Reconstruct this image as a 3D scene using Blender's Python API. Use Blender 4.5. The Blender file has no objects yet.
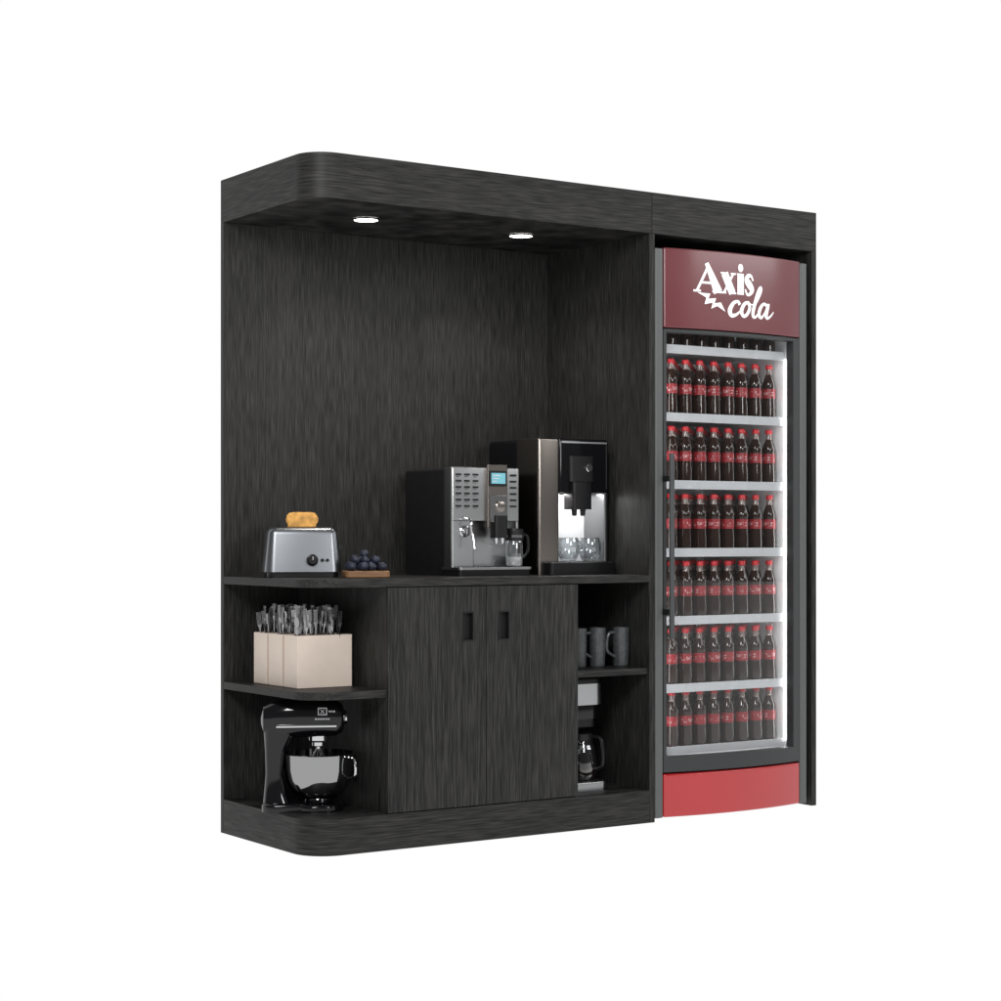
import bpy, bmesh, math, random
from mathutils import Vector, Matrix
random.seed(7)
scene=bpy.context.scene
scene.view_settings.view_transform='Standard'
scene.view_settings.look='None'
scene.view_settings.exposure=0
COL=scene.collection
rad=math.radians

# ------------------------------------------------------------ materials
def newmat(name):
    m=bpy.data.materials.new(name); m.use_nodes=True
    nt=m.node_tree; b=nt.nodes['Principled BSDF']
    return m,nt,b
def N(nt,t,**k):
    n=nt.nodes.new(t)
    for a,v in k.items(): setattr(n,a,v)
    return n
def pmat(name,col,rough=0.5,metal=0.0,spec=0.5,var=0.08,rvar=0.08,scale=30,emit=None,estr=0,coat=0,stretch=(1,1,1),bump=0.0):
    m,nt,b=newmat(name)
    tc=N(nt,'ShaderNodeTexCoord'); mp=N(nt,'ShaderNodeMapping'); mp.inputs['Scale'].default_value=stretch
    nz=N(nt,'ShaderNodeTexNoise'); nz.inputs['Scale'].default_value=scale; nz.inputs['Detail'].default_value=4
    nt.links.new(tc.outputs['Object'],mp.inputs['Vector']); nt.links.new(mp.outputs[0],nz.inputs['Vector'])
    cr=N(nt,'ShaderNodeMapRange'); cr.inputs['To Min'].default_value=1-var; cr.inputs['To Max'].default_value=1+var
    cr.inputs['From Min'].default_value=.3; cr.inputs['From Max'].default_value=.7
    nt.links.new(nz.outputs['Fac'],cr.inputs['Value'])
    mx=N(nt,'ShaderNodeVectorMath',operation='SCALE'); mx.inputs[0].default_value=col[:3]
    nt.links.new(cr.outputs[0],mx.inputs['Scale']); nt.links.new(mx.outputs[0],b.inputs['Base Color'])
    rr=N(nt,'ShaderNodeMapRange'); rr.inputs['To Min'].default_value=max(0.01,rough-rvar); rr.inputs['To Max'].default_value=rough+rvar
    nt.links.new(nz.outputs['Fac'],rr.inputs['Value']); nt.links.new(rr.outputs[0],b.inputs['Roughness'])
    b.inputs['Metallic'].default_value=metal; b.inputs['Specular IOR Level'].default_value=spec
    b.inputs['Coat Weight'].default_value=coat; b.inputs['Coat Roughness'].default_value=.15
    if emit: b.inputs['Emission Color'].default_value=(*emit,1); b.inputs['Emission Strength'].default_value=estr
    if bump:
        bp=N(nt,'ShaderNodeBump'); bp.inputs['Strength'].default_value=bump; bp.inputs['Distance'].default_value=.002
        nt.links.new(nz.outputs['Fac'],bp.inputs['Height']); nt.links.new(bp.outputs[0],b.inputs['Normal'])
    return m
def glassmat(name,tint=(1,1,1),refl=0.08,rough=0.02):
    m=bpy.data.materials.new(name); m.use_nodes=True; nt=m.node_tree; nt.nodes.clear()
    o=N(nt,'ShaderNodeOutputMaterial'); mix=N(nt,'ShaderNodeMixShader')
    t=N(nt,'ShaderNodeBsdfTransparent'); t.inputs[0].default_value=(*tint,1)
    g=N(nt,'ShaderNodeBsdfGlossy'); g.inputs['Roughness'].default_value=rough
    lw=N(nt,'ShaderNodeLayerWeight'); lw.inputs['Blend'].default_value=.25
    mr=N(nt,'ShaderNodeMapRange'); mr.inputs['To Min'].default_value=refl*.4; mr.inputs['To Max'].default_value=min(1,refl*5)
    nt.links.new(lw.outputs['Facing'],mr.inputs['Value']); nt.links.new(mr.outputs[0],mix.inputs['Fac'])
    nt.links.new(t.outputs[0],mix.inputs[1]); nt.links.new(g.outputs[0],mix.inputs[2]); nt.links.new(mix.outputs[0],o.inputs['Surface'])
    return m
def wood(name,low,mid,fine,lo=0.0078,hi=0.042):
    m,nt,b=newmat(name)
    tc=N(nt,'ShaderNodeTexCoord'); oi=N(nt,'ShaderNodeObjectInfo')
    sc=N(nt,'ShaderNodeMath',operation='MULTIPLY'); sc.inputs[1].default_value=13.0
    nt.links.new(oi.outputs['Random'],sc.inputs[0])
    add=N(nt,'ShaderNodeVectorMath',operation='ADD')
    nt.links.new(tc.outputs['Object'],add.inputs[0]); nt.links.new(sc.outputs[0],add.inputs[1])
    def layer(s,detail,dist):
        mp=N(nt,'ShaderNodeMapping'); mp.inputs['Scale'].default_value=s
        nz=N(nt,'ShaderNodeTexNoise'); nz.inputs['Scale'].default_value=1; nz.inputs['Detail'].default_value=detail
        nz.inputs['Roughness'].default_value=.6; nz.inputs['Distortion'].default_value=dist
        nt.links.new(add.outputs[0],mp.inputs['Vector']); nt.links.new(mp.outputs[0],nz.inputs['Vector'])
        return nz
    a=layer(low,2,.3); d=layer(mid,1,.0); c=layer(fine,1,.0)
    def mul(x,k,y=None):
        n=N(nt,'ShaderNodeMath',operation='MULTIPLY_ADD'); n.inputs[1].default_value=k; nt.links.new(x,n.inputs[0])
        if y is None: n.inputs[2].default_value=0
        else: nt.links.new(y,n.inputs[2])
        return n.outputs[0]
    s=mul(a.outputs['Fac'],.10); s=mul(d.outputs['Fac'],.22,s); s=mul(c.outputs['Fac'],.68,s)
    cr=N(nt,'ShaderNodeValToRGB')
    e=cr.color_ramp.elements; e[0].position=.36; e[0].color=(lo,lo*.97,lo*.95,1); e[1].position=.66; e[1].color=(hi,hi*.96,hi*.92,1)
    k=e.new(.51); q=lo*.60+hi*.40; k.color=(q,q*.97,q*.94,1)
    nt.links.new(s,cr.inputs[0]); nt.links.new(cr.outputs[0],b.inputs['Base Color'])
    b.inputs['Roughness'].default_value=.5; b.inputs['Specular IOR Level'].default_value=.2
    bp=N(nt,'ShaderNodeBump'); bp.inputs['Strength'].default_value=.25; bp.inputs['Distance'].default_value=.0006
    nt.links.new(c.outputs['Fac'],bp.inputs['Height']); nt.links.new(bp.outputs[0],b.inputs['Normal'])
    return m
W_V=wood('black_oak_vertical',(6,6,.4),(150,150,1.6),(270,270,10))
W_F=wood('black_oak_fascia',(.4,.4,8),(1.6,1.6,150),(10,10,270))
W_H=wood('black_oak_horizontal',(.4,8,8),(1.6,150,150),(10,270,270))
BLACK=pmat('black_plastic',(.006,.006,.007),.35,spec=.35,scale=60)
GLOSSB=pmat('gloss_black',(.003,.003,.004),.10,spec=.45,rvar=.02,scale=3)
SATIN=pmat('satin_black',(.008,.008,.009),.45,spec=.3)
STEEL=pmat('brushed_steel',(.42,.425,.43),.28,metal=1,scale=5,var=.02,rvar=.02)
STEELL=pmat('light_steel',(.62,.63,.64),.3,metal=.8,scale=5,var=.03,rvar=.03)
STEELD=pmat('dark_steel',(.22,.22,.225),.28,metal=1,scale=5,var=.02,rvar=.02)
BRONZE=pmat('bronze_steel',(.25,.225,.205),.24,metal=1,scale=3,var=.01,rvar=.01)
CHROME=pmat('polished_chrome',(.60,.60,.61),.08,metal=1,rvar=.01,var=.01,scale=3)
BOWLM=pmat('bowl_steel',(.33,.33,.335),.07,metal=1,rvar=.01,var=.01,scale=3)
TOASTM=pmat('toaster_steel',(.21,.22,.235),.33,metal=1,scale=3,var=.02,rvar=.02)
GREYF=pmat('fridge_grey',(.095,.10,.10),.4,spec=.4,var=.04)
GREYH=pmat('handle_grey',(.05,.053,.055),.35,spec=.5,var=.04)
GREYD=pmat('fridge_dark_grey',(.032,.034,.035),.4,spec=.4,var=.04)
WHITEI=pmat('fridge_liner_white',(.80,.81,.82),.5,var=.02)
STRIP=pmat('price_strip_grey',(.48,.49,.51),.35,var=.04)
REDH=pmat('red_header_acrylic',(.135,.024,.030),.3,var=.04,scale=4,coat=.5)
REDB=pmat('red_panel_paint',(.42,.010,.014),.25,var=.04,scale=5,coat=.8)
WHITET=pmat('white_lettering',(.85,.84,.84),.5,var=.02,emit=(1,1,1),estr=.25)
LED=pmat('led_emitter',(1,1,1),.5,emit=(1,1,1),estr=15)
LEDT=pmat('led_top_emitter',(1,1,1),.5,emit=(1,1,1),estr=3)
LAMPE=pmat('lamp_emitter',(1,1,1),.5,emit=(1,.97,.92),estr=9)
COLA=pmat('cola_liquid',(.018,.007,.004),.10,spec=.5,rvar=.04,var=.3,scale=20)
PETC=pmat('bottle_neck_plastic',(.16,.12,.11),.10,spec=.7,rvar=.04)
CAPR=pmat('red_cap',(.50,.010,.018),.35)
LABR,nt,b=newmat('red_label')
tc=N(nt,'ShaderNodeTexCoord'); mp=N(nt,'ShaderNodeMapping'); mp.inputs['Scale'].default_value=(150,150,110)
nz=N(nt,'ShaderNodeTexNoise'); nz.inputs['Scale'].default_value=1; nz.inputs['Detail'].default_value=1
cr=N(nt,'ShaderNodeValToRGB'); e=cr.color_ramp.elements; e[0].position=.58; e[0].color=(.24,.008,.014,1); e[1].position=.64; e[1].color=(.50,.32,.32,1)
nt.links.new(tc.outputs['Object'],mp.inputs[0]); nt.links.new(mp.outputs[0],nz.inputs['Vector']); nt.links.new(nz.outputs['Fac'],cr.inputs[0]); nt.links.new(cr.outputs[0],b.inputs['Base Color'])
b.inputs['Roughness'].default_value=.35
LABP=pmat('plain_red_label',(.24,.008,.014),.35)
CREAM=pmat('cream_ceramic',(.66,.56,.48),.5,var=.05,scale=10)
MUG=pmat('grey_ceramic',(.055,.060,.062),.25,var=.25,scale=60)
TOASTC=pmat('toast_crumb',(.62,.32,.08),.8,var=.35,scale=45,bump=.6)
TOASTK=pmat('toast_crust',(.26,.09,.018),.8,var=.3,scale=60,bump=.5)
BERRY=pmat('blueberry_skin',(.016,.020,.038),.5,var=.6,scale=40)
TRAYW=pmat('tray_wood',(.26,.13,.055),.5,var=.3,scale=8,stretch=(1,12,12))
SCREEN=pmat('cyan_screen',(.05,.2,.25),.2,emit=(.30,.62,.68),estr=.55)
MARK=pmat('printed_mark',(.6,.6,.62),.5)
CUT=pmat('cutlery_steel',(.36,.36,.365),.15,metal=1,scale=5,rvar=.03)
GLASS=glassmat('door_glass',(.98,.985,.985),.03)
CUPG=glassmat('cup_glass',(.92,.94,.95),.2)
COFFEE=pmat('coffee_dark',(.01,.005,.003),.15)

# ------------------------------------------------------------ builder
class MB:
    def __init__(s): s.v=[];s.f=[];s.m=[];s.mats=[]; s.M=Matrix()
    def mi(s,mat):
        if mat not in s.mats: s.mats.append(mat)
        return s.mats.index(mat)
    def add(s,vs,fs,mat):
        o=len(s.v); s.v+= [tuple(s.M@Vector(v)) for v in vs]; i=s.mi(mat)
        for f in fs: s.f.append(tuple(o+k for k in f)); s.m.append(i)
        return s
    def box(s,x0,x1,y0,y1,z0,z1,mat,nx=1):
        vs=[];fs=[]
        for i in range(nx+1):
            x=x0+(x1-x0)*i/nx
            vs+=[(x,y0,z0),(x,y1,z0),(x,y1,z1),(x,y0,z1)]
        fs.append((0,3,2,1)); b=nx*4; fs.append((b,b+1,b+2,b+3))
        for i in range(nx):
            a=i*4;c=a+4
            for j in range(4):
                k=(j+1)%4; fs.append((a+j,a+k,c+k,c+j))
        return s.add(vs,fs,mat)
    def rbox(s,x0,x1,y0,y1,z0,z1,r,mat,seg=5,taper=0.0,rt=0.0):
        def ring(ins,z):
            X0,X1,Y0,Y1=x0+ins,x1-ins,y0+ins,y1-ins; R=max(r-ins*.6,.001); p=[]
            for cx,cy,a0 in((X1-R,Y1-R,0),(X0+R,Y1-R,90),(X0+R,Y0+R,180),(X1-R,Y0+R,270)):
                for i in range(seg+1):
                    a=rad(a0+90*i/seg); p.append((cx+R*math.cos(a),cy+R*math.sin(a),z))
            return p
        rings=[ring(0,z0)]
        if rt>0:
            rings.append(ring(taper,z1-rt))
            for i in range(1,6):
                a=rad(90*i/5); rings.append(ring(taper+rt*(1-math.cos(a)),z1-rt+rt*math.sin(a)))
        else: rings.append(ring(taper,z1))
        return s.loft(rings,mat)
    def loft(s,rings,mat,cap=True):
        n=len(rings[0]); vs=[p for r in rings for p in r]; fs=[]
        for i in range(len(rings)-1):
            for j in range(n):
                k=(j+1)%n; fs.append((i*n+j,i*n+k,(i+1)*n+k,(i+1)*n+j))
        if cap:
            fs.append(tuple(reversed(range(n)))); b=(len(rings)-1)*n; fs.append(tuple(b+j for j in range(n)))
        return s.add(vs,fs,mat)
    def prism(s,pts,z0,z1,mat):
        return s.loft([[(x,y,z0) for x,y in pts],[(x,y,z1) for x,y in pts]],mat)
    def lathe(s,prof,mat,cx=0,cy=0,seg=24,axis='z',cap=True):
        rings=[]
        for r,z in prof:
            p=[]
            for i in range(seg):
                a=2*math.pi*i/seg; u,w=r*math.cos(a),r*math.sin(a)
                if axis=='z': p.append((cx+u,cy+w,z))
                elif axis=='y': p.append((cx+u,z,cy+w))
                else: p.append((z,cx+u,cy+w))
            rings.append(p)
        return s.loft(rings,mat,cap)
    def sweep(s,pts,r,mat,seg=8,smooth=0,flat=1.0):
        P=[Vector(p) for p in pts]
        if smooth: P=crom(P,smooth)
        rr=r if callable(r) else (lambda t:r)
        rings=[];up=None
        for i,p in enumerate(P):
            t=(P[min(i+1,len(P)-1)]-P[max(i-1,0)]).normalized()
            if up is None:
                up=Vector((0,0,1)) if abs(t.z)<.9 else Vector((1,0,0))
            up=(up-t*up.dot(t)).normalized(); sd=t.cross(up)
            R=rr(i/(len(P)-1))
            rings.append([tuple(p+up*R*math.cos(2*math.pi*k/seg)+sd*R*flat*math.sin(2*math.pi*k/seg)) for k in range(seg)])
        return s.loft(rings,mat)
    def plate_hole(s,x0,x1,z0,z1,a0,a1,c0,c1,y0,y1,mat,nx=1):
        xs=[x0,a0]+[a0+(a1-a0)*i/nx for i in range(1,nx)]+[a1,x1]; zs=[z0,c0,c1,z1]
        nX=len(xs); vs=[(x,y,z) for y in(y0,y1) for z in zs for x in xs]; L=nX*4; fs=[]
        idx=lambda i,j,l:l*L+j*nX+i
        for j in range(3):
            for i in range(nX-1):
                hole=(j==1 and 1<=i<nX-2)
                if hole: continue
                fs.append((idx(i,j,0),idx(i+1,j,0),idx(i+1,j+1,0),idx(i,j+1,0)))
                fs.append((idx(i,j,1),idx(i,j+1,1),idx(i+1,j+1,1),idx(i+1,j,1)))
        for i in range(nX-1):
            fs.append((idx(i,0,0),idx(i,0,1),idx(i+1,0,1),idx(i+1,0,0)))
            fs.append((idx(i,3,0),idx(i+1,3,0),idx(i+1,3,1),idx(i,3,1)))
            if 1<=i<nX-2:
                fs.append((idx(i,1,0),idx(i+1,1,0),idx(i+1,1,1),idx(i,1,1)))
                fs.append((idx(i,2,0),idx(i,2,1),idx(i+1,2,1),idx(i+1,2,0)))
        for j in range(3):
            fs.append((idx(0,j,0),idx(0,j+1,0),idx(0,j+1,1),idx(0,j,1)))
            fs.append((idx(nX-1,j,0),idx(nX-1,j,1),idx(nX-1,j+1,1),idx(nX-1,j+1,0)))
        fs.append((idx(1,1,0),idx(1,1,1),idx(1,2,1),idx(1,2,0)))
        fs.append((idx(nX-2,1,0),idx(nX-2,2,0),idx(nX-2,2,1),idx(nX-2,1,1)))
        return s.add(vs,fs,mat)
    def build(s,name,parent=None,loc=None,rot=0,bevel=0,fn=None,seg=2,fix=True):
        v=[fn(p) for p in s.v] if fn else s.v
        me=bpy.data.meshes.new(name); me.from_pydata(v,[],s.f)
        for m in s.mats: me.materials.append(m)
        for p,i in zip(me.polygons,s.m): p.material_index=i
        if fix:
            bm=bmesh.new(); bm.from_mesh(me); bmesh.ops.recalc_face_normals(bm,faces=bm.faces); bm.to_mesh(me); bm.free()
        me.shade_smooth(); me.set_sharp_from_angle(angle=rad(32))
        o=bpy.data.objects.new(name,me); COL.objects.link(o)
        if bevel:
            b=o.modifiers.new('bevel','BEVEL'); b.width=bevel; b.segments=seg; b.limit_method='ANGLE'; b.angle_limit=rad(40); b.harden_normals=True
        if parent:
            o.parent=parent
            if loc=='world': o.location=-parent.location
            elif loc: o.location=loc
        elif loc: o.location=loc
        o.rotation_euler[2]=rot
        return o
def crom(P,n):
    out=[]
    for i in range(len(P)-1):
        a,b,c,d=P[max(i-1,0)],P[i],P[i+1],P[min(i+2,len(P)-1)]
        for k in range(n):
            t=k/n; out.append(.5*((2*b)+(c-a)*t+(2*a-5*b+4*c-d)*t*t+(3*b-a-3*c+d)*t**3))
    out.append(P[-1]); return out
def thing(name,label,cat,loc=(0,0,0),rot=0,group=None):
    e=bpy.data.objects.new(name,None); COL.objects.link(e); e.location=loc; e.rotation_euler[2]=rot
    e.empty_display_size=.05
    e['label']=label; e['category']=cat
    if group: e['group']=group
    return e
def tag(o,label,cat,group=None):
    o['label']=label;o['category']=cat
    if group:o['group']=group
    return o
def copy_thing(o,loc,rot=None):
    c=o.copy(); COL.objects.link(c); c.location=loc
    if rot is not None: c.rotation_euler[2]=rot
    for ch in o.children:
        k=ch.copy(); COL.objects.link(k); k.parent=c
    return c

# ------------------------------------------------------------ ground + world (self-lit white disc below; world white ahead, dimmed behind)
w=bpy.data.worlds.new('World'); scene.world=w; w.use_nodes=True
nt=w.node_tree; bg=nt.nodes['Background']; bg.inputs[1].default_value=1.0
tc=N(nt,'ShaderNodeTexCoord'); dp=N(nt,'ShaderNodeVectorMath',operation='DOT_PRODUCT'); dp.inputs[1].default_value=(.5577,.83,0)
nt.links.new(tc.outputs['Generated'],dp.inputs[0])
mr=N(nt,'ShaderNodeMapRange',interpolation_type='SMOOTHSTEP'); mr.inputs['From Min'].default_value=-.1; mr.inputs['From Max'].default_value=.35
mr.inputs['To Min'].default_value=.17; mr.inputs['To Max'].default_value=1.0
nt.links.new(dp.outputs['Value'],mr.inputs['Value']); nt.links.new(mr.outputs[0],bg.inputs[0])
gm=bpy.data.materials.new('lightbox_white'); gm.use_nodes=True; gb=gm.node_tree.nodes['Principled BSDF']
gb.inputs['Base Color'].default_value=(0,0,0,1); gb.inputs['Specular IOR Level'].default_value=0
gb.inputs['Emission Color'].default_value=(1,1,1,1); gb.inputs['Emission Strength'].default_value=1  # added glow: disc shines pure white and lights the unit from below
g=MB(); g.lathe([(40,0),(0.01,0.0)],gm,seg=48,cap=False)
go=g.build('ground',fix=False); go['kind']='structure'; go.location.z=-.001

# ------------------------------------------------------------ cabinet
D=.695; XD0,XD1=1.457,1.483; XR0,XR1=2.29,2.316; ZC=2.243; ZT=2.40
def plan(x0,x1,y0,y1,r,seg=10):
    p=[(x1,y0),(x1,y1),(x0,y1)]
    for i in range(seg+1):
        a=rad(180+90*i/seg); p.append((x0+r+r*math.cos(a),y0+r+r*math.sin(a)))
    return p
cab=thing('coffee_station_cabinet','tall black oak coffee station with canopy, doors and open shelves','cabinet',(1.158,.35,0))
def part(mb,name,bevel=.0015,**k): return mb.build(name,cab,'world',bevel=bevel,**k)
cn=part(MB().prism(plan(0,1.4685,0,D,.105),ZC,ZT,W_F),'canopy')
cn2=part(MB().box(1.4705,XR1,0,D,ZC,ZT,W_F),'canopy')
part(MB().box(0,XD0,.67,D,0,ZC,W_V),'back_panel')
part(MB().box(XD1,XR0,.67,D,0,ZC,W_V),'back_panel')
part(MB().box(XD0,XD1,0,D,0,ZC,W_V),'side_panel')
part(MB().box(XR0,XR1,0,D,0,ZC,W_V),'side_panel')
part(MB().prism(plan(0,XD0,0,.67,.12),0,.125,W_F),'plinth')
part(MB().prism(plan(0,XD0,0,.67,.12),.915,.943,W_H),'countertop')
part(MB().prism(plan(.0,.31,.012,.67,.12),.530,.557,W_H),'shelf')
part(MB().box(1.122,XD0,.012,.67,.565,.590,W_H),'shelf')
part(MB().box(.31,.33,.022,.67,.125,.915,W_V),'side_panel')
part(MB().box(1.102,1.122,.022,.67,.125,.915,W_V),'side_panel')
for (x0,x1,hx0,hx1) in((.306,.7125,.613,.660),(.7155,1.122,.768,.815)):
    d=part(MB().plate_hole(x0,x1,.128,.912,hx0,hx1,.717,.821,.002,.021,W_V),'door',bevel=.001)
    h=MB().plate_hole(hx0,hx1,.717,.821,hx0+.004,hx1-.004,.721,.817,.0005,.0215,SATIN)
    h.box(hx0,hx1,.022,.03,.717,.821,SATIN)
    ho=h.build('handle',d)
for (x,y) in((.398,.316),(1.077,.31)):
    l=MB(); l.lathe([(.050,ZC-.0005),(.050,ZC-.004),(.045,ZC-.006),(.043,ZC-.003)],SATIN,x,y,32,cap=False)
    lo=part(l,'downlight',0)
    e=MB().lathe([(.044,ZC-.001),(.044,ZC-.0045),(.001,ZC-.0045)],LAMPE,x,y,32).build('lamp_lens',lo)
    L=bpy.data.lights.new('downlight_beam','SPOT'); L.energy=22; L.color=(1,.96,.90); L.spot_size=rad(120); L.spot_blend=.8; L.shadow_soft_size=.035
    lo2=bpy.data.objects.new('downlight_beam',L); COL.objects.link(lo2); lo2.location=(x,y,ZC-.012)

# ------------------------------------------------------------ fridge
fr=thing('display_fridge','grey upright glass door drinks fridge with red header','fridge',(1.876,.34,0))
C,HW,BB=1.8765,.35,.040
by=lambda x:-BB*(1-((x-C)/HW)**2)
bend=lambda p:(p[0],p[1]+by(p[0]),p[2])
def fp(mb,name,bevel=.002,**k): return mb.build(name,fr,'world',bevel=bevel,**k)
b=MB(); b.rbox(1.486,1.525,0.0,.64,.014,2.19,.008,GREYF); b.rbox(2.228,2.266,0.0,.64,.014,2.19,.008,GREYF)
b.box(1.525,2.228,.60,.64,.03,2.19,GREYF); b.box(1.525,2.228,.06,.60,2.15,2.19,GREYF); b.box(1.525,2.228,.06,.60,.03,.07,GREYF)
fp(b,'housing')
ZI=2.12
b=MB(); b.box(1.528,1.540,.055,.585,.23,ZI,WHITEI); b.box(2.200,2.225,.055,.585,.23,ZI,WHITEI)
b.box(1.54,2.20,.573,.585,.23,ZI,WHITEI); b.box(1.54,2.20,.055,.573,ZI-.012,ZI,WHITEI); b.box(1.54,2.20,.055,.573,.23,.242,WHITEI)
fp(b,'liner')
hd=fp(MB().box(1.527,2.226,0,.05,1.889,2.196,REDH,nx=24),'header_sign',bevel=.006,fn=bend,seg=3)
fp(MB().box(1.527,2.226,0,.05,.014,.180,REDB,nx=24),'kick_panel',bevel=.008,fn=bend,seg=3)
dr=fp(MB().plate_hole(1.527,2.226,.186,1.885,1.540,2.186,.246,1.872,.002,.045,GREYD,nx=24),'glass_door',bevel=.002,fn=bend)
MB().box(1.540,2.186,.020,.024,.246,1.872,GLASS,nx=24).build('glass_pane',dr,fn=bend)
h=MB(); h.rbox(1.514,1.534,-.060,-.044,.70,1.405,.006,GREYH)
for z in(.80,1.31): h.lathe([(.011,.004),(.011,-.05)],BLACK,1.5305,z,16,axis='y')
h.build('handle',dr)
for x in(1.56,2.19):
    for y in(.09,.58): fp(MB().lathe([(.015,0),(.015,.03)],BLACK,x,y,12),'foot',0)
SH=[.262,.505,.768,1.032,1.296,1.558,1.822]
for i,z in enumerate(SH):
    b=MB()
    if i: b.box(1.545,2.195,.07,.56,z-.006,z,WHITEI)
    b.box(1.545,2.195,.058,.066,z-.022,z+.012,STRIP)
    if i==0: b.box(1.545,2.195,.066,.56,z-.018,z,WHITEI)
    fp(b,'shelf',.001)
for x0,x1,y0 in((1.541,1.549,.047),(2.193,2.199,.047)):
    fp(MB().box(x0,x1,y0,y0+.008,.27,1.80,LED),'light_strip',0)
fp(MB().box(1.56,2.18,.40,.44,ZI-.020,ZI-.013,LEDT),'light_strip',0)

XF=lambda x:x
def ribbon(mb,pts,smooth=6,cap=4,wk=1.0):
    P=[Vector((XF(a),b,c*wk)) for a,b,c in pts]
    if smooth and len(P)>2: P=crom(P,smooth)
    elif len(P)==2: P=[P[0].lerp(P[1],i/6) for i in range(7)]
    vs=[];fs=[]
    for i,p in enumerate(P):
        q0,q1=P[max(i-1,0)],P[min(i+1,len(P)-1)]
        t=Vector((q1.x-q0.x,q1.y-q0.y)); t.normalize() if t.length else None
        n=Vector((-t.y,t.x))*p.z/2
        for s in(1,-1):
            x,z=p.x+n.x*s,p.y+n.y*s; vs.append((x,by(x)-.0015-ribbon.k,z))
    for i in range(len(P)-1): fs.append((2*i,2*i+1,2*i+3,2*i+2))
    mb.add(vs,fs,WHITET); ribbon.k+=.00004
ribbon.k=0
def dot(mb,x,z,r):
    ribbon(mb,[(x-r,z,.001),(x-r*.7,z,r*1.4),(x,z,2*r),(x+r*.7,z,r*1.4),(x+r,z,.001)],4)
T=MB()
XF=lambda x:1.662+(x-1.63)*.85
zb=2.036
ribbon(T,[(1.636,zb,.011),(1.700,zb+.102,.011)])
ribbon(T,[(1.688,zb+.110,.018),(1.752,zb,.042)])
ribbon(T,[(1.652,zb+.034,.009),(1.735,zb+.034,.009)])
ribbon(T,[(1.618,zb+.001,.008),(1.658,zb+.001,.008)]); ribbon(T,[(1.720,zb+.001,.008),(1.781,zb+.001,.008)])
ribbon(T,[(1.788,zb+.076,.034),(1.834,zb,.034)])
ribbon(T,[(1.838,zb+.076,.010),(1.784,zb,.010)])
for a,bb in((1.766,1.810),(1.824,1.854)): ribbon(T,[(a,zb+.0765,.007),(bb,zb+.0765,.007)])
for a,bb in((1.770,1.798),(1.814,1.856)): ribbon(T,[(a,zb+.001,.007),(bb,zb+.001,.007)])
ribbon(T,[(1.882,zb-.002,.033),(1.882,zb+.080,.033)])
ribbon(T,[(1.862,zb+.001,.007),(1.902,zb+.001,.007)]); ribbon(T,[(1.860,zb+.077,.007),(1.888,zb+.077,.007)])
dot(T,1.882,zb+.102,.016)
ribbon(T,[(1.958,zb+.056,.008),(1.948,zb+.073,.011),(1.930,zb+.075,.016),(1.919,zb+.058,.024),(1.935,zb+.040,.030),(1.951,zb+.021,.024),(1.940,zb+.004,.014),(1.922,zb+.001,.011),(1.910,zb+.021,.007)])
pts=[(1.636,2.030),(1.706,2.028),(1.696,2.008),(1.738,2.012),(1.729,1.992),(1.765,1.997),(1.790,1.962),(1.744,1.982),(1.710,1.970),(1.719,1.994),(1.674,1.986),(1.684,2.012)]
T.add([(XF(x),by(XF(x))-.0045,z) for x,z in pts],[tuple(range(len(pts)))],WHITET)
XF=lambda x:1.822+(x-1.81)*.96
z0=1.950; q=1.15
ribbon(T,[(1.862,z0+.044,.013),(1.852,z0+.056,.010),(1.828,z0+.048,.013),(1.810,z0+.020,.018),(1.818,z0+.001,.015),(1.842,z0+.004,.010),(1.868,z0+.022,.006)],wk=q)
ribbon(T,[(1.908,z0+.056,.010),(1.886,z0+.048,.013),(1.871,z0+.020,.016),(1.882,z0+.001,.012),(1.902,z0+.010,.012),(1.916,z0+.036,.013),(1.908,z0+.056,.010),(1.920,z0+.050,.005),(1.934,z0+.048,.005)],wk=q)
ribbon(T,[(1.930,z0+.030,.006),(1.958,z0+.066,.008),(1.980,z0+.104,.009),(1.978,z0+.120,.010),(1.962,z0+.098,.014),(1.938,z0+.034,.015),(1.934,z0+.006,.013),(1.948,z0+.001,.009),(1.966,z0+.018,.006)],wk=q)
ribbon(T,[(2.014,z0+.050,.011),(1.996,z0+.056,.010),(1.976,z0+.038,.014),(1.968,z0+.012,.015),(1.982,z0+.001,.010),(2.004,z0+.024,.007),(2.023,z0+.056,.013),(2.010,z0+.014,.016),(2.017,z0+.001,.010),(2.036,z0+.010,.007),(2.054,z0+.028,.004)],wk=q)
T.build('lettering',hd,fix=False)

# bottles
GRP='cola bottles in the fridge'
bb=MB(); prof=[(.023,0),(.0270,.006),(.0275,.045),(.0250,.078),(.0250,.130),(.0265,.142),(.0235,.156),(.0185,.170),(.0135,.184)]
bb.lathe(prof,COLA,seg=18,cap=True); bb.lathe([(.0135,.184),(.0110,.195),(.0108,.208)],PETC,seg=18,cap=False)
bottle=bb.build('cola_bottle')
tag(bottle,'small dark cola bottle with red cap and label','bottle',GRP)
MB().lathe([(.0135,.206),(.0138,.208),(.0138,.221),(.012,.224)],CAPR,seg=16).build('bottle_cap',bottle)
lb=MB(); lb.lathe([(.0258,.088),(.0258,.098)],LABP,seg=18,cap=False)
lb.lathe([(.0258,.098),(.0258,.114)],LABR,seg=18,cap=False); lb.lathe([(.0258,.114),(.0258,.126)],LABP,seg=18,cap=False)
lb.build('bottle_label',bottle)
first=True
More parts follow.
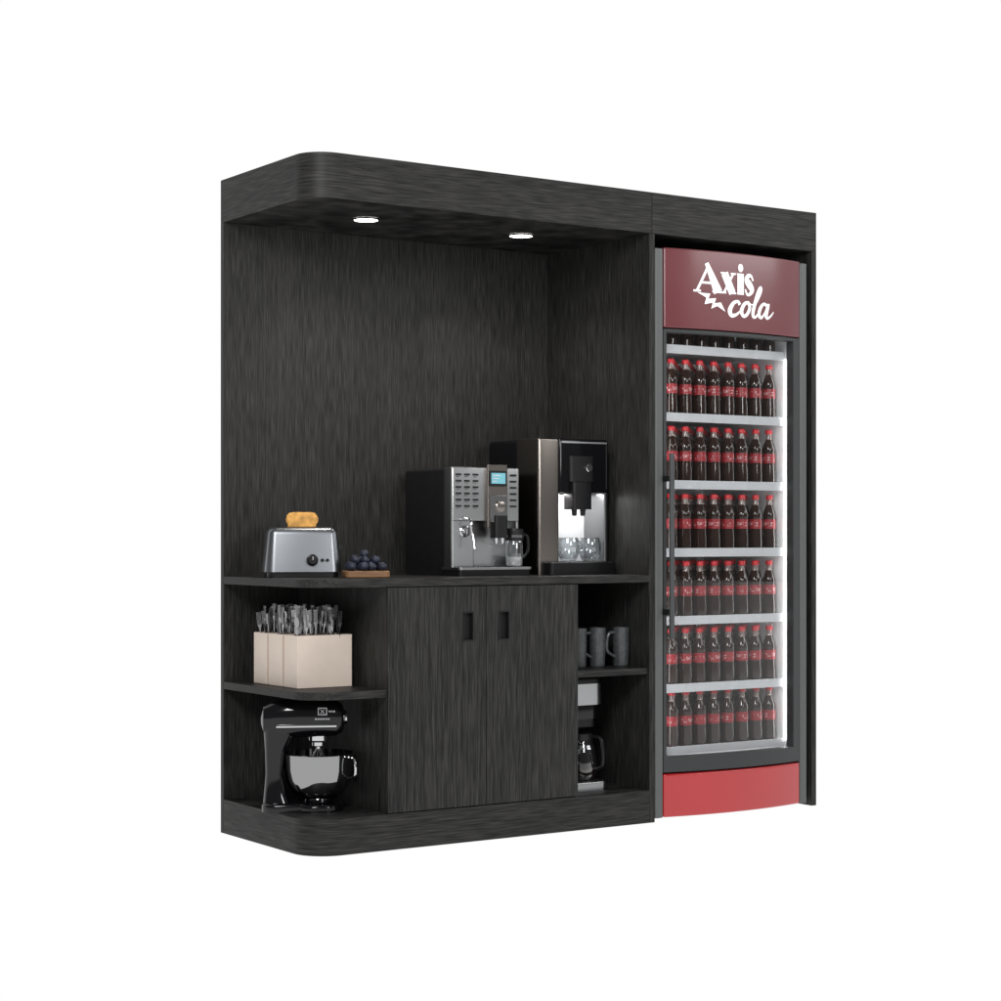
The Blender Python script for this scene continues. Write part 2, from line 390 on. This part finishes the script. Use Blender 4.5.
for si,z in enumerate(SH):
    for r in range(5 if si<6 else 2):
        for c in range(8):
            x=2.152-c*.0725+random.uniform(-.002,.002); y=.103+r*.076+random.uniform(-.002,.002)
            if first: bottle.location=(x,y,z+.0005); first=False
            else: copy_thing(bottle,(x,y,z+.0005),random.uniform(0,6))

# ------------------------------------------------------------ espresso machine (silver)
ZK=.9435
m1=thing('espresso_machine','silver bean-to-cup espresso machine with small screen on countertop','coffee machine',(.885,.43,ZK))
MB().rbox(-.152,.150,-.12,.172,.0,.400,.012,SATIN,rt=.012).build('body',m1)
b=MB(); b.rbox(-.155,.150,-.172,-.118,.205,.405,.008,STEEL,rt=.006); b.rbox(-.155,-.055,-.172,-.118,.032,.205,.008,STEEL)
b.box(-.056,.148,-.126,-.119,.032,.206,STEEL); b.rbox(.138,.150,-.165,-.118,.032,.205,.003,STEEL)
b.box(-.150,.145,-.1735,-.172,.2035,.2055,BLACK)
b.build('front_panel',m1,bevel=.001)
b=MB(); b.rbox(-.155,.165,-.225,-.10,0,.022,.01,BLACK); b.rbox(-.157,.170,-.230,-.098,.022,.032,.012,STEEL)
for i in range(12): b.box(-.13+i*.022,-.118+i*.022,-.215,-.135,.032,.0335,BLACK)
b.build('drip_tray',m1,bevel=.001)
b=MB(); b.rbox(-.006,.087,-.186,-.165,.180,.415,.006,BRONZE); b.rbox(.004,.077,-.204,-.165,.20,.30,.008,CHROME); b.rbox(.012,.069,-.215,-.17,.140,.225,.010,BLACK)
b.lathe([(.022,-.204),(.022,-.210),(.017,-.212)],BRONZE,.040,.258,24,axis='y')
for x in(.026,.054): b.lathe([(.007,.118),(.010,.142)],CHROME,x,-.195,12)
b.build('spout',m1,bevel=.001)
b=MB(); b.rbox(.000,.079,-.192,-.180,.334,.392,.004,BLACK); b.box(.008,.071,-.1935,-.192,.344,.384,SCREEN)
for i in range(3): b.box(.014,.048-i*.008,-.1941,-.1935,.373-i*.011,.3765-i*.011,MARK)
b.build('screen',m1)
for i in range(6):
    z=.377-i*.0235
    for j,x in enumerate((-.126,-.088,-.050)):
        b=MB(); b.rbox(x-.012,x+.012,-.176,-.170,z-.0035,z+.0035,.002,SATIN); b.box(x-.010,x+.004,-.1732,-.1719,z-.0090,z-.0072,SATIN); b.build('button',m1)
    MB().rbox(.106,.134,-.176,-.170,z-.0035,z+.0035,.002,SATIN).build('button',m1)
b=MB(); b.lathe([(.022,-.170),(.022,-.176),(.016,-.178),(.016,-.196),(.013,-.199)],CHROME,-.10,.165,24,axis='y'); 
b.build('knob',m1)
b=MB(); b.sweep([(-.098,-.175,.215),(-.098,-.21,.205),(-.092,-.215,.16),(-.088,-.222,.10)],.005,CHROME,smooth=5)
b.build('steam_wand',m1)
ca=thing('milk_carafe','clear milk carafe with chrome lid beside the spout','jug',(.885+.122,.43-.178,ZK+.034))
MB().lathe([(.030,0),(.034,.01),(.034,.09),(.030,.10)],CUPG,seg=24).build('jug_body',ca)
MB().lathe([(.026,.002),(.030,.01),(.030,.035)],pmat('milk',(.5,.5,.5),.4),seg=24).build('milk',ca)
b=MB(); b.lathe([(.035,.098),(.036,.105),(.036,.135),(.030,.142)],BLACK,seg=24); b.lathe([(.0365,.108),(.0365,.118)],CHROME,seg=24,cap=False); b.build('jug_lid',ca)
MB().sweep([(.030,-.01,.12),(.046,-.02,.11),(.048,-.02,.06),(.033,-.01,.03)],.006,BLACK,smooth=5).build('handle',ca)

# ------------------------------------------------------------ coffee machine (tall black)
m2=thing('coffee_machine','tall black and steel coffee machine with lit alcove','coffee machine',(1.268,.403,ZK))
MB().rbox(-.165,.165,-.03,.177,0,.520,.014,GLOSSB,rt=.014).build('body',m2)
b=MB(); b.rbox(-.168,-.070,-.178,-.028,.0,.522,.010,BRONZE,rt=.008)
b.build('column',m2)
b=MB(); b.rbox(-.070,.168,-.176,-.028,.315,.522,.012,GLOSSB,rt=.01); b.box(-.060,.155,-.1785,-.176,.505,.511,STEELL); b.box(.152,.155,-.1785,-.176,.33,.505,CHROME)
b.build('brew_head',m2)
ALC=pmat('alcove_steel',(.80,.81,.82),.25,metal=.5,rvar=.02,var=.02)
b=MB(); b.box(-.070,.165,-.036,-.029,.05,.316,ALC); b.rbox(.150,.168,-.17,-.03,.05,.316,.005,STEELD); b.build('alcove_panel',m2)
fl=bpy.data.lights.new('alcove_lamp','AREA'); fl.energy=1.6; fl.size=.2; fl.size_y=.03; fl.shape='RECTANGLE'  # added fill light that brightens the alcove panel, not a machine part
fo_=bpy.data.objects.new('alcove_lamp',fl); COL.objects.link(fo_); fo_.location=(1.31,.28,ZK+.310)
b=MB(); b.rbox(-.030,.085,-.194,-.12,.355,.455,.012,SATIN); b.rbox(-.020,.070,-.200,-.13,.250,.355,.01,BLACK)
for x in(.005,.045): b.lathe([(.009,.225),(.012,.252)],BLACK,x,-.17,12)
b.build('spout',m2,bevel=.002)
b=MB(); b.lathe([(.016,-.194),(.016,-.201),(.013,-.203)],CHROME,.055,.41,20,axis='y'); b.build('knob',m2)
b=MB(); b.rbox(-.150,.160,-.235,-.03,0,.045,.014,BLACK); b.rbox(-.14,.15,-.228,-.04,.045,.048,.012,STEELD)
for i in range(12): b.box(-.12+i*.022,-.106+i*.022,-.215,-.05,.048,.0495,BLACK)
b.build('drip_tray',m2,bevel=.001)
cup=MB(); cup.lathe([(.022,.001),(.030,.005),(.040,.025),(.045,.050),(.043,.075),(.038,.092),(.036,.092),(.041,.075),(.043,.050),(.038,.027),(.028,.012),(.001,.010)],CUPG,seg=28,cap=False)
co=cup.build('glass_cup',None,(1.268-.020,.403-.165,ZK+.0495)); tag(co,'small clear glass cup on the drip tray','cup','glass cups on the drip tray')
MB().sweep([(.041,0,.078),(.062,0,.070),(.062,0,.040),(.042,0,.034)],.004,CUPG,smooth=5).build('handle',co)
copy_thing(co,(1.268+.085,.403-.160,ZK+.0495),.3)

# ------------------------------------------------------------ toaster
to=thing('toaster','brushed steel two slot toaster with black dial on countertop','toaster',(.178,.40,ZK),rad(-22))
b=MB(); b.rbox(-.128,.128,-.078,.078,0,.022,.03,BLACK); b.build('base',to)
b=MB(); b.rbox(-.138,.138,-.088,.088,.020,.180,.035,TOASTM,taper=.014,rt=.026,seg=8)
b.build('housing',to)
for y in(-.030,.030): MB().box(-.092,.092,y-.013,y+.013,.1802,.1815,BLACK).build('slot',to)
b=MB(); b.lathe([(.021,-.080),(.021,-.090),(.016,-.092),(.016,-.106),(.014,-.108)],BLACK,.030,.062,24,axis='y')
b.box(.0285,.0315,-.1088,-.108,.064,.075,MARK); b.build('dial',to)
for x in(.066,.084): MB().lathe([(.006,-.078),(.006,-.091)],BLACK,x,.062,14,axis='y').build('button',to)
b=MB(); b.rbox(.122,.150,-.015,.015,.10,.115,.004,BLACK); b.build('lever',to)
def toast(x,y,rz,tilt):
    # sliced bread outline: square lower half, two shoulders and a shallow domed top
    half=[(0,-.05),(.046,-.05),(.050,-.044),(.050,.012),(.056,.022),(.057,.034),(.050,.044),(.034,.049),(.015,.051),(0,.0515)]
    p=half+[(-a,b_) for a,b_ in reversed(half[1:-1])]
    b=MB(); ins=[(c*.90,d*.91) for c,d in p]
    rings=[[(c,-.008,d) for c,d in ins],[(c,-.006,d) for c,d in p],[(c,.006,d) for c,d in p],[(c,.008,d) for c,d in ins]]
    b.loft(rings[:2],TOASTC); b.loft(rings[1:3],TOASTK,cap=False); b.loft(rings[2:],TOASTC)
    o=b.build('toast_slice'); o.location=(x,y,ZK+.182); o.rotation_euler=(0,tilt,rz)
    return tag(o,'golden toasted bread slice sticking out of toaster','bread','toast slices in the toaster')
toast(.165,.373,rad(-22),rad(5)); toast(.196,.426,rad(-22),rad(-7))

# ------------------------------------------------------------ berry tray
tr=MB(); tr.rbox(-.080,.080,-.055,.055,0,.024,.016,TRAYW)
tray=tr.build('wooden_tray',None,(.345,.225,ZK),rad(-20),bevel=.004); tag(tray,'small wooden tray holding dark berries','tray')
bm=bmesh.new(); bmesh.ops.create_uvsphere(bm,u_segments=16,v_segments=10,radius=.0175)
for v in bm.verts:
    if v.co.z>.014: v.co.z-= .005
me=bpy.data.meshes.new('berry'); bm.to_mesh(me); bm.free(); me.materials.append(BERRY); me.shade_smooth()
pos=[]
for i in range(4):
    for j in range(3): pos.append((-.052+i*.035,-.034+j*.034,.0405))
for i in range(3):
    for j in range(2): pos.append((-.036+i*.033,-.017+j*.034,.064))
pos.append((-.004,0,.086))
ca_,sa_=math.cos(rad(-20)),math.sin(rad(-20))
for p in pos:
    o=bpy.data.objects.new('blueberry',me); COL.objects.link(o); s=random.uniform(.88,1.04); o.scale=(s,s,s)
    px,py=p[0]+random.uniform(-.004,.004),p[1]+random.uniform(-.003,.003)
    o.location=(.345+px*ca_-py*sa_,.225+px*sa_+py*ca_,ZK+p[2]); o.rotation_euler=(random.uniform(-.7,.7),random.uniform(-.7,.7),random.random()*6)
    tag(o,'dark blue berry piled on wooden tray','fruit','blueberries on the wooden tray')

# ------------------------------------------------------------ cutlery boxes
ZS=.5575
YB=((.217,.318),(.336,.437),(.455,.556))
for (y0,y1) in YB:
    b=MB(); x0,x1=.066,.284
    e=thing('cutlery_holder','cream square cutlery holder full of forks on shelf','holder',((x0+x1)/2,(y0+y1)/2,ZS),0,'cutlery holders on the shelf')
    hx,hy=(x1-x0)/2,(y1-y0)/2; t=.006; H=.185
    b.box(-hx,hx,-hy,-hy+t,0,H,CREAM); b.box(-hx,hx,hy-t,hy,0,H,CREAM); b.box(-hx,-hx+t,-hy+t,hy-t,0,H,CREAM); b.box(hx-t,hx,-hy+t,hy-t,0,H,CREAM); b.box(-hx+t,hx-t,-hy+t,hy-t,0,t,CREAM)
    b.build('holder_body',e,bevel=.002)
def forkmesh(kind):
    b=MB()
    if kind=='fork':
        b.box(-.0022,.0022,-.001,.001,0,.175,CUT); b.loft([[(-.0022,-.001,.175),(.0022,-.001,.175),(.0022,.001,.175),(-.0022,.001,.175)],[(-.0075,-.001,.193),(.0075,-.001,.193),(.0075,.001,.193),(-.0075,.001,.193)]],CUT)
        for k in range(4):
            x=-.0066+k*.0044; b.box(x-.0009,x+.0009,-.001,.001,.193,.238,CUT)
    else:
        b.box(-.0022,.0022,-.001,.001,0,.190,CUT)
        p=[(.009*math.cos(a)*1,.208+.020*math.sin(a)) for a in [2*math.pi*i/18 for i in range(18)]]
        b.loft([[(x,-.001,z) for x,z in p],[(x*.8,.003,(z-.208)*.8+.208) for x,z in p]],CUT)
    return b
fo=forkmesh('fork').build('fork',bevel=0); sp=forkmesh('spoon').build('spoon')
tag(fo,'steel fork standing in cream cutlery holder','cutlery','cutlery in the holders'); tag(sp,'steel spoon standing in cream cutlery holder','cutlery','cutlery in the holders')
n=0
for (ya,yb_) in YB:
    yc=(ya+yb_)/2
    for i in range(40):
        src=fo if i%11 else sp
        if n==0: o=sp
        elif n==1: o=fo
        else: o=src.copy(); COL.objects.link(o)
        n+=1
        gx=(i%10-4.5)/4.5; gy=(i//10-1.5)/1.5
        o.location=(.172+gx*.078+random.uniform(-.006,.006),yc+gy*.026+random.uniform(-.004,.004),ZS+.016+random.uniform(0,.036))
        o.rotation_euler=(-gy*.04+random.uniform(-.05,.05),gx*.02+random.uniform(-.11,.11),random.uniform(-1.6,.3))

# ------------------------------------------------------------ stand mixer
mx=thing('stand_mixer','black stand mixer with polished steel bowl on bottom shelf','mixer',(.135,.265,.1255),rad(-26))
def ell(x,cy,cz,ry,rz,n=24,pw=.8):
    out=[]
    for i in range(n):
        a=2*math.pi*i/n; c,s=math.cos(a),math.sin(a)
        out.append((x,cy+ry*math.copysign(abs(c)**pw,c),cz+rz*math.copysign(abs(s)**pw,s)))
    return out
b=MB(); b.rbox(-.165,.02,-.080,.080,0,.030,.05,GLOSSB,rt=.010,seg=8); b.rbox(-.05,.120,-.098,.098,0,.026,.07,GLOSSB,rt=.010,seg=8)
b.build('base',mx)
b=MB(); R=[]
for z,x0,x1,hy in((.02,-.162,-.050,.060),(.06,-.158,-.072,.050),(.13,-.152,-.090,.045),(.20,-.154,-.080,.048),(.290,-.160,-.035,.052)):
    cx,hx=(x0+x1)/2,(x1-x0)/2
    R.append([(cx+hx*math.copysign(abs(math.cos(a))**.7,math.cos(a)),hy*math.copysign(abs(math.sin(a))**.7,math.sin(a)),z) for a in [2*math.pi*i/24 for i in range(24)]])
b.loft(R,GLOSSB); b.build('column',mx)
HZ=.010
b=MB(); b.loft([ell(x,0,cz+HZ,ry,rz,pw=.7) for x,cz,ry,rz in((-.168,.308,.02,.02),(-.160,.310,.044,.046),(-.12,.314,.060,.064),(-.04,.316,.064,.070),(.04,.316,.064,.070),(.095,.314,.060,.064),(.118,.312,.048,.050),(.125,.311,.034,.034))],GLOSSB)
b.build('motor_head',mx)
b=MB(); b.loft([ell(x,0,.290+HZ,.0650,.0085,pw=.5) for x in(-.115,.095)],CHROME); b.build('trim_band',mx)
b=MB(); b.lathe([(.022,.123),(.024,.127),(.024,.134),(.018,.136)],CHROME,0,.314+HZ,24,axis='x'); b.build('hub_cap',mx)
BX=.035
b=MB(); b.lathe([(.036,.262),(.036,.245),(.024,.238),(.024,.226),(.008,.222),(.008,.20)],CHROME,BX,0,24)
b.build('planetary_hub',mx)
b=MB()
for k in range(5):
    a=math.pi*k/5; c,s=math.cos(a),math.sin(a)
    b.sweep([(BX+.004*c,.004*s,.220),(BX+.03*c,.03*s,.165),(BX+.034*c,.034*s,.12),(BX,0,.09),(BX-.034*c,-.034*s,.12),(BX-.03*c,-.03*s,.165),(BX-.004*c,-.004*s,.220)],.0016,CHROME,seg=6,smooth=4)
b.build('whisk',mx)
b=MB(); b.lathe([(.050,.026),(.054,.029),(.048,.036),(.062,.042),(.088,.056),(.106,.080),(.117,.110),(.122,.145),(.1235,.198),(.127,.201),(.121,.201),(.119,.145),(.113,.110),(.102,.083),(.084,.060),(.058,.046),(.001,.042)],BOWLM,BX,0,48,cap=False)
bo=b.build('bowl',mx)
MB().sweep([(BX+.105,-.062,.188),(BX+.122,-.090,.182),(BX+.124,-.092,.130),(BX+.104,-.060,.115)],.005,CHROME,smooth=6).build('handle',bo)
b=MB()
def rect_outline(b,x0,x1,z0,z1,y,t):
    b.plate_hole(x0,x1,z0,z1,x0+t,x1-t,z0+t,z1-t,y-.0008,y,MARK)
rect_outline(b,.030,.062,.338,.364,-.0635,.003)
for s in(1,-1): b.sweep([(.039,-.0640,.351-s*.007),(.053,-.0640,.351+s*.007)],.0014,MARK,seg=6)
for x in(.068,.076,.084): b.box(x,x+.005,-.0635,-.0600,.348,.353,MARK)
for i in range(6): b.box(.020+i*.009,.026+i*.009,-.0655,-.0640,.322,.327,MARK)
b.build('emblem',mx)

# ------------------------------------------------------------ mugs
mg=MB(); mg.lathe([(.026,0),(.029,.004),(.031,.06),(.032,.150),(.0295,.150),(.028,.06),(.025,.012),(.001,.010)],MUG,seg=28,cap=False)
mug=mg.build('mug',None,(1.322,.150,.5905),rad(174)); tag(mug,'tall dark grey mug on the cabinet shelf','mug','grey mugs on the shelf')
MB().sweep([(.029,0,.130),(.054,0,.128),(.064,0,.100),(.062,0,.060),(.030,0,.038)],.006,MUG,smooth=6).build('handle',mug)
copy_thing(mug,(1.420,.130,.5905),rad(176)); copy_thing(mug,(1.232,.150,.5905),rad(170)); 

# ------------------------------------------------------------ drip coffee maker
dm=thing('drip_coffee_maker','steel and black drip coffee maker with glass carafe','coffee maker',(1.235,.22,.1255))
MB().rbox(-.09,.095,-.13,.13,0,.036,.03,STEEL,rt=.006,seg=8).build('base',dm)
MB().rbox(-.085,.085,.03,.125,.036,.30,.015,BLACK).build('water_tank',dm)
b=MB(); b.rbox(-.08,.088,-.09,.13,.270,.325,.04,GLOSSB,rt=.004,seg=8); b.rbox(-.09,.095,-.11,.13,.325,.405,.045,STEEL,seg=8); b.build('brew_head',dm)
MB().rbox(-.088,.093,-.108,.128,.405,.432,.045,BLACK,rt=.012,seg=8).build('lid',dm)
MB().rbox(-.06,.07,-.09,.02,.240,.270,.03,SATIN).build('filter_holder',dm)
cf=MB(); cf.lathe([(.05,0),(.062,.02),(.066,.06),(.055,.12),(.046,.15)],CUPG,0,-.045,28); c_=cf.build('carafe',dm,(0.024,0,.038))
MB().lathe([(.048,.002),(.060,.02),(.062,.04)],COFFEE,0,-.045,28).build('coffee',c_)
MB().lathe([(.048,.15),(.050,.156),(.050,.175),(.03,.182)],BLACK,0,-.045,28).build('carafe_lid',c_)
MB().lathe([(.056,.118),(.050,.132)],CHROME,0,-.045,28,cap=False).build('carafe_band',c_)
MB().sweep([(.02,-.085,.165),(.035,-.13,.155),(.038,-.135,.06),(.025,-.10,.04)],.007,BLACK,smooth=6).build('handle',c_)

# ------------------------------------------------------------ added lights, out of view
def area(name,loc,target,size,e,sy=None):
    L=bpy.data.lights.new(name,'AREA'); L.energy=e; L.size=size; o=bpy.data.objects.new(name,L); COL.objects.link(o)
    if sy: L.shape='RECTANGLE'; L.size_y=sy
    o.location=loc; d=Vector(target)-Vector(loc); o.rotation_euler=d.to_track_quat('-Z','Y').to_euler()
area('key_softbox',(-3.0,-4.0,3.6),(1,.3,1.2),1.5,205)
area('fill_softbox',(0.6,-6.0,2.6),(1.3,.3,1.0),1.2,85)
area('sign_softbox',(5.0,-3.85,3.25),(1.9,0,2.05),3.4,55,.8)  # added so its reflection puts a soft gradient on the red header

# ------------------------------------------------------------ camera
cam=bpy.data.cameras.new('camera'); co_=bpy.data.objects.new('camera',cam); COL.objects.link(co_); scene.camera=co_
co_.location=(-3.103,-5.770,1.095); co_.rotation_euler=(rad(90),0,rad(-33.9))
cam.sensor_width=36; cam.lens=69.34; cam.shift_y=.0345; cam.clip_end=500
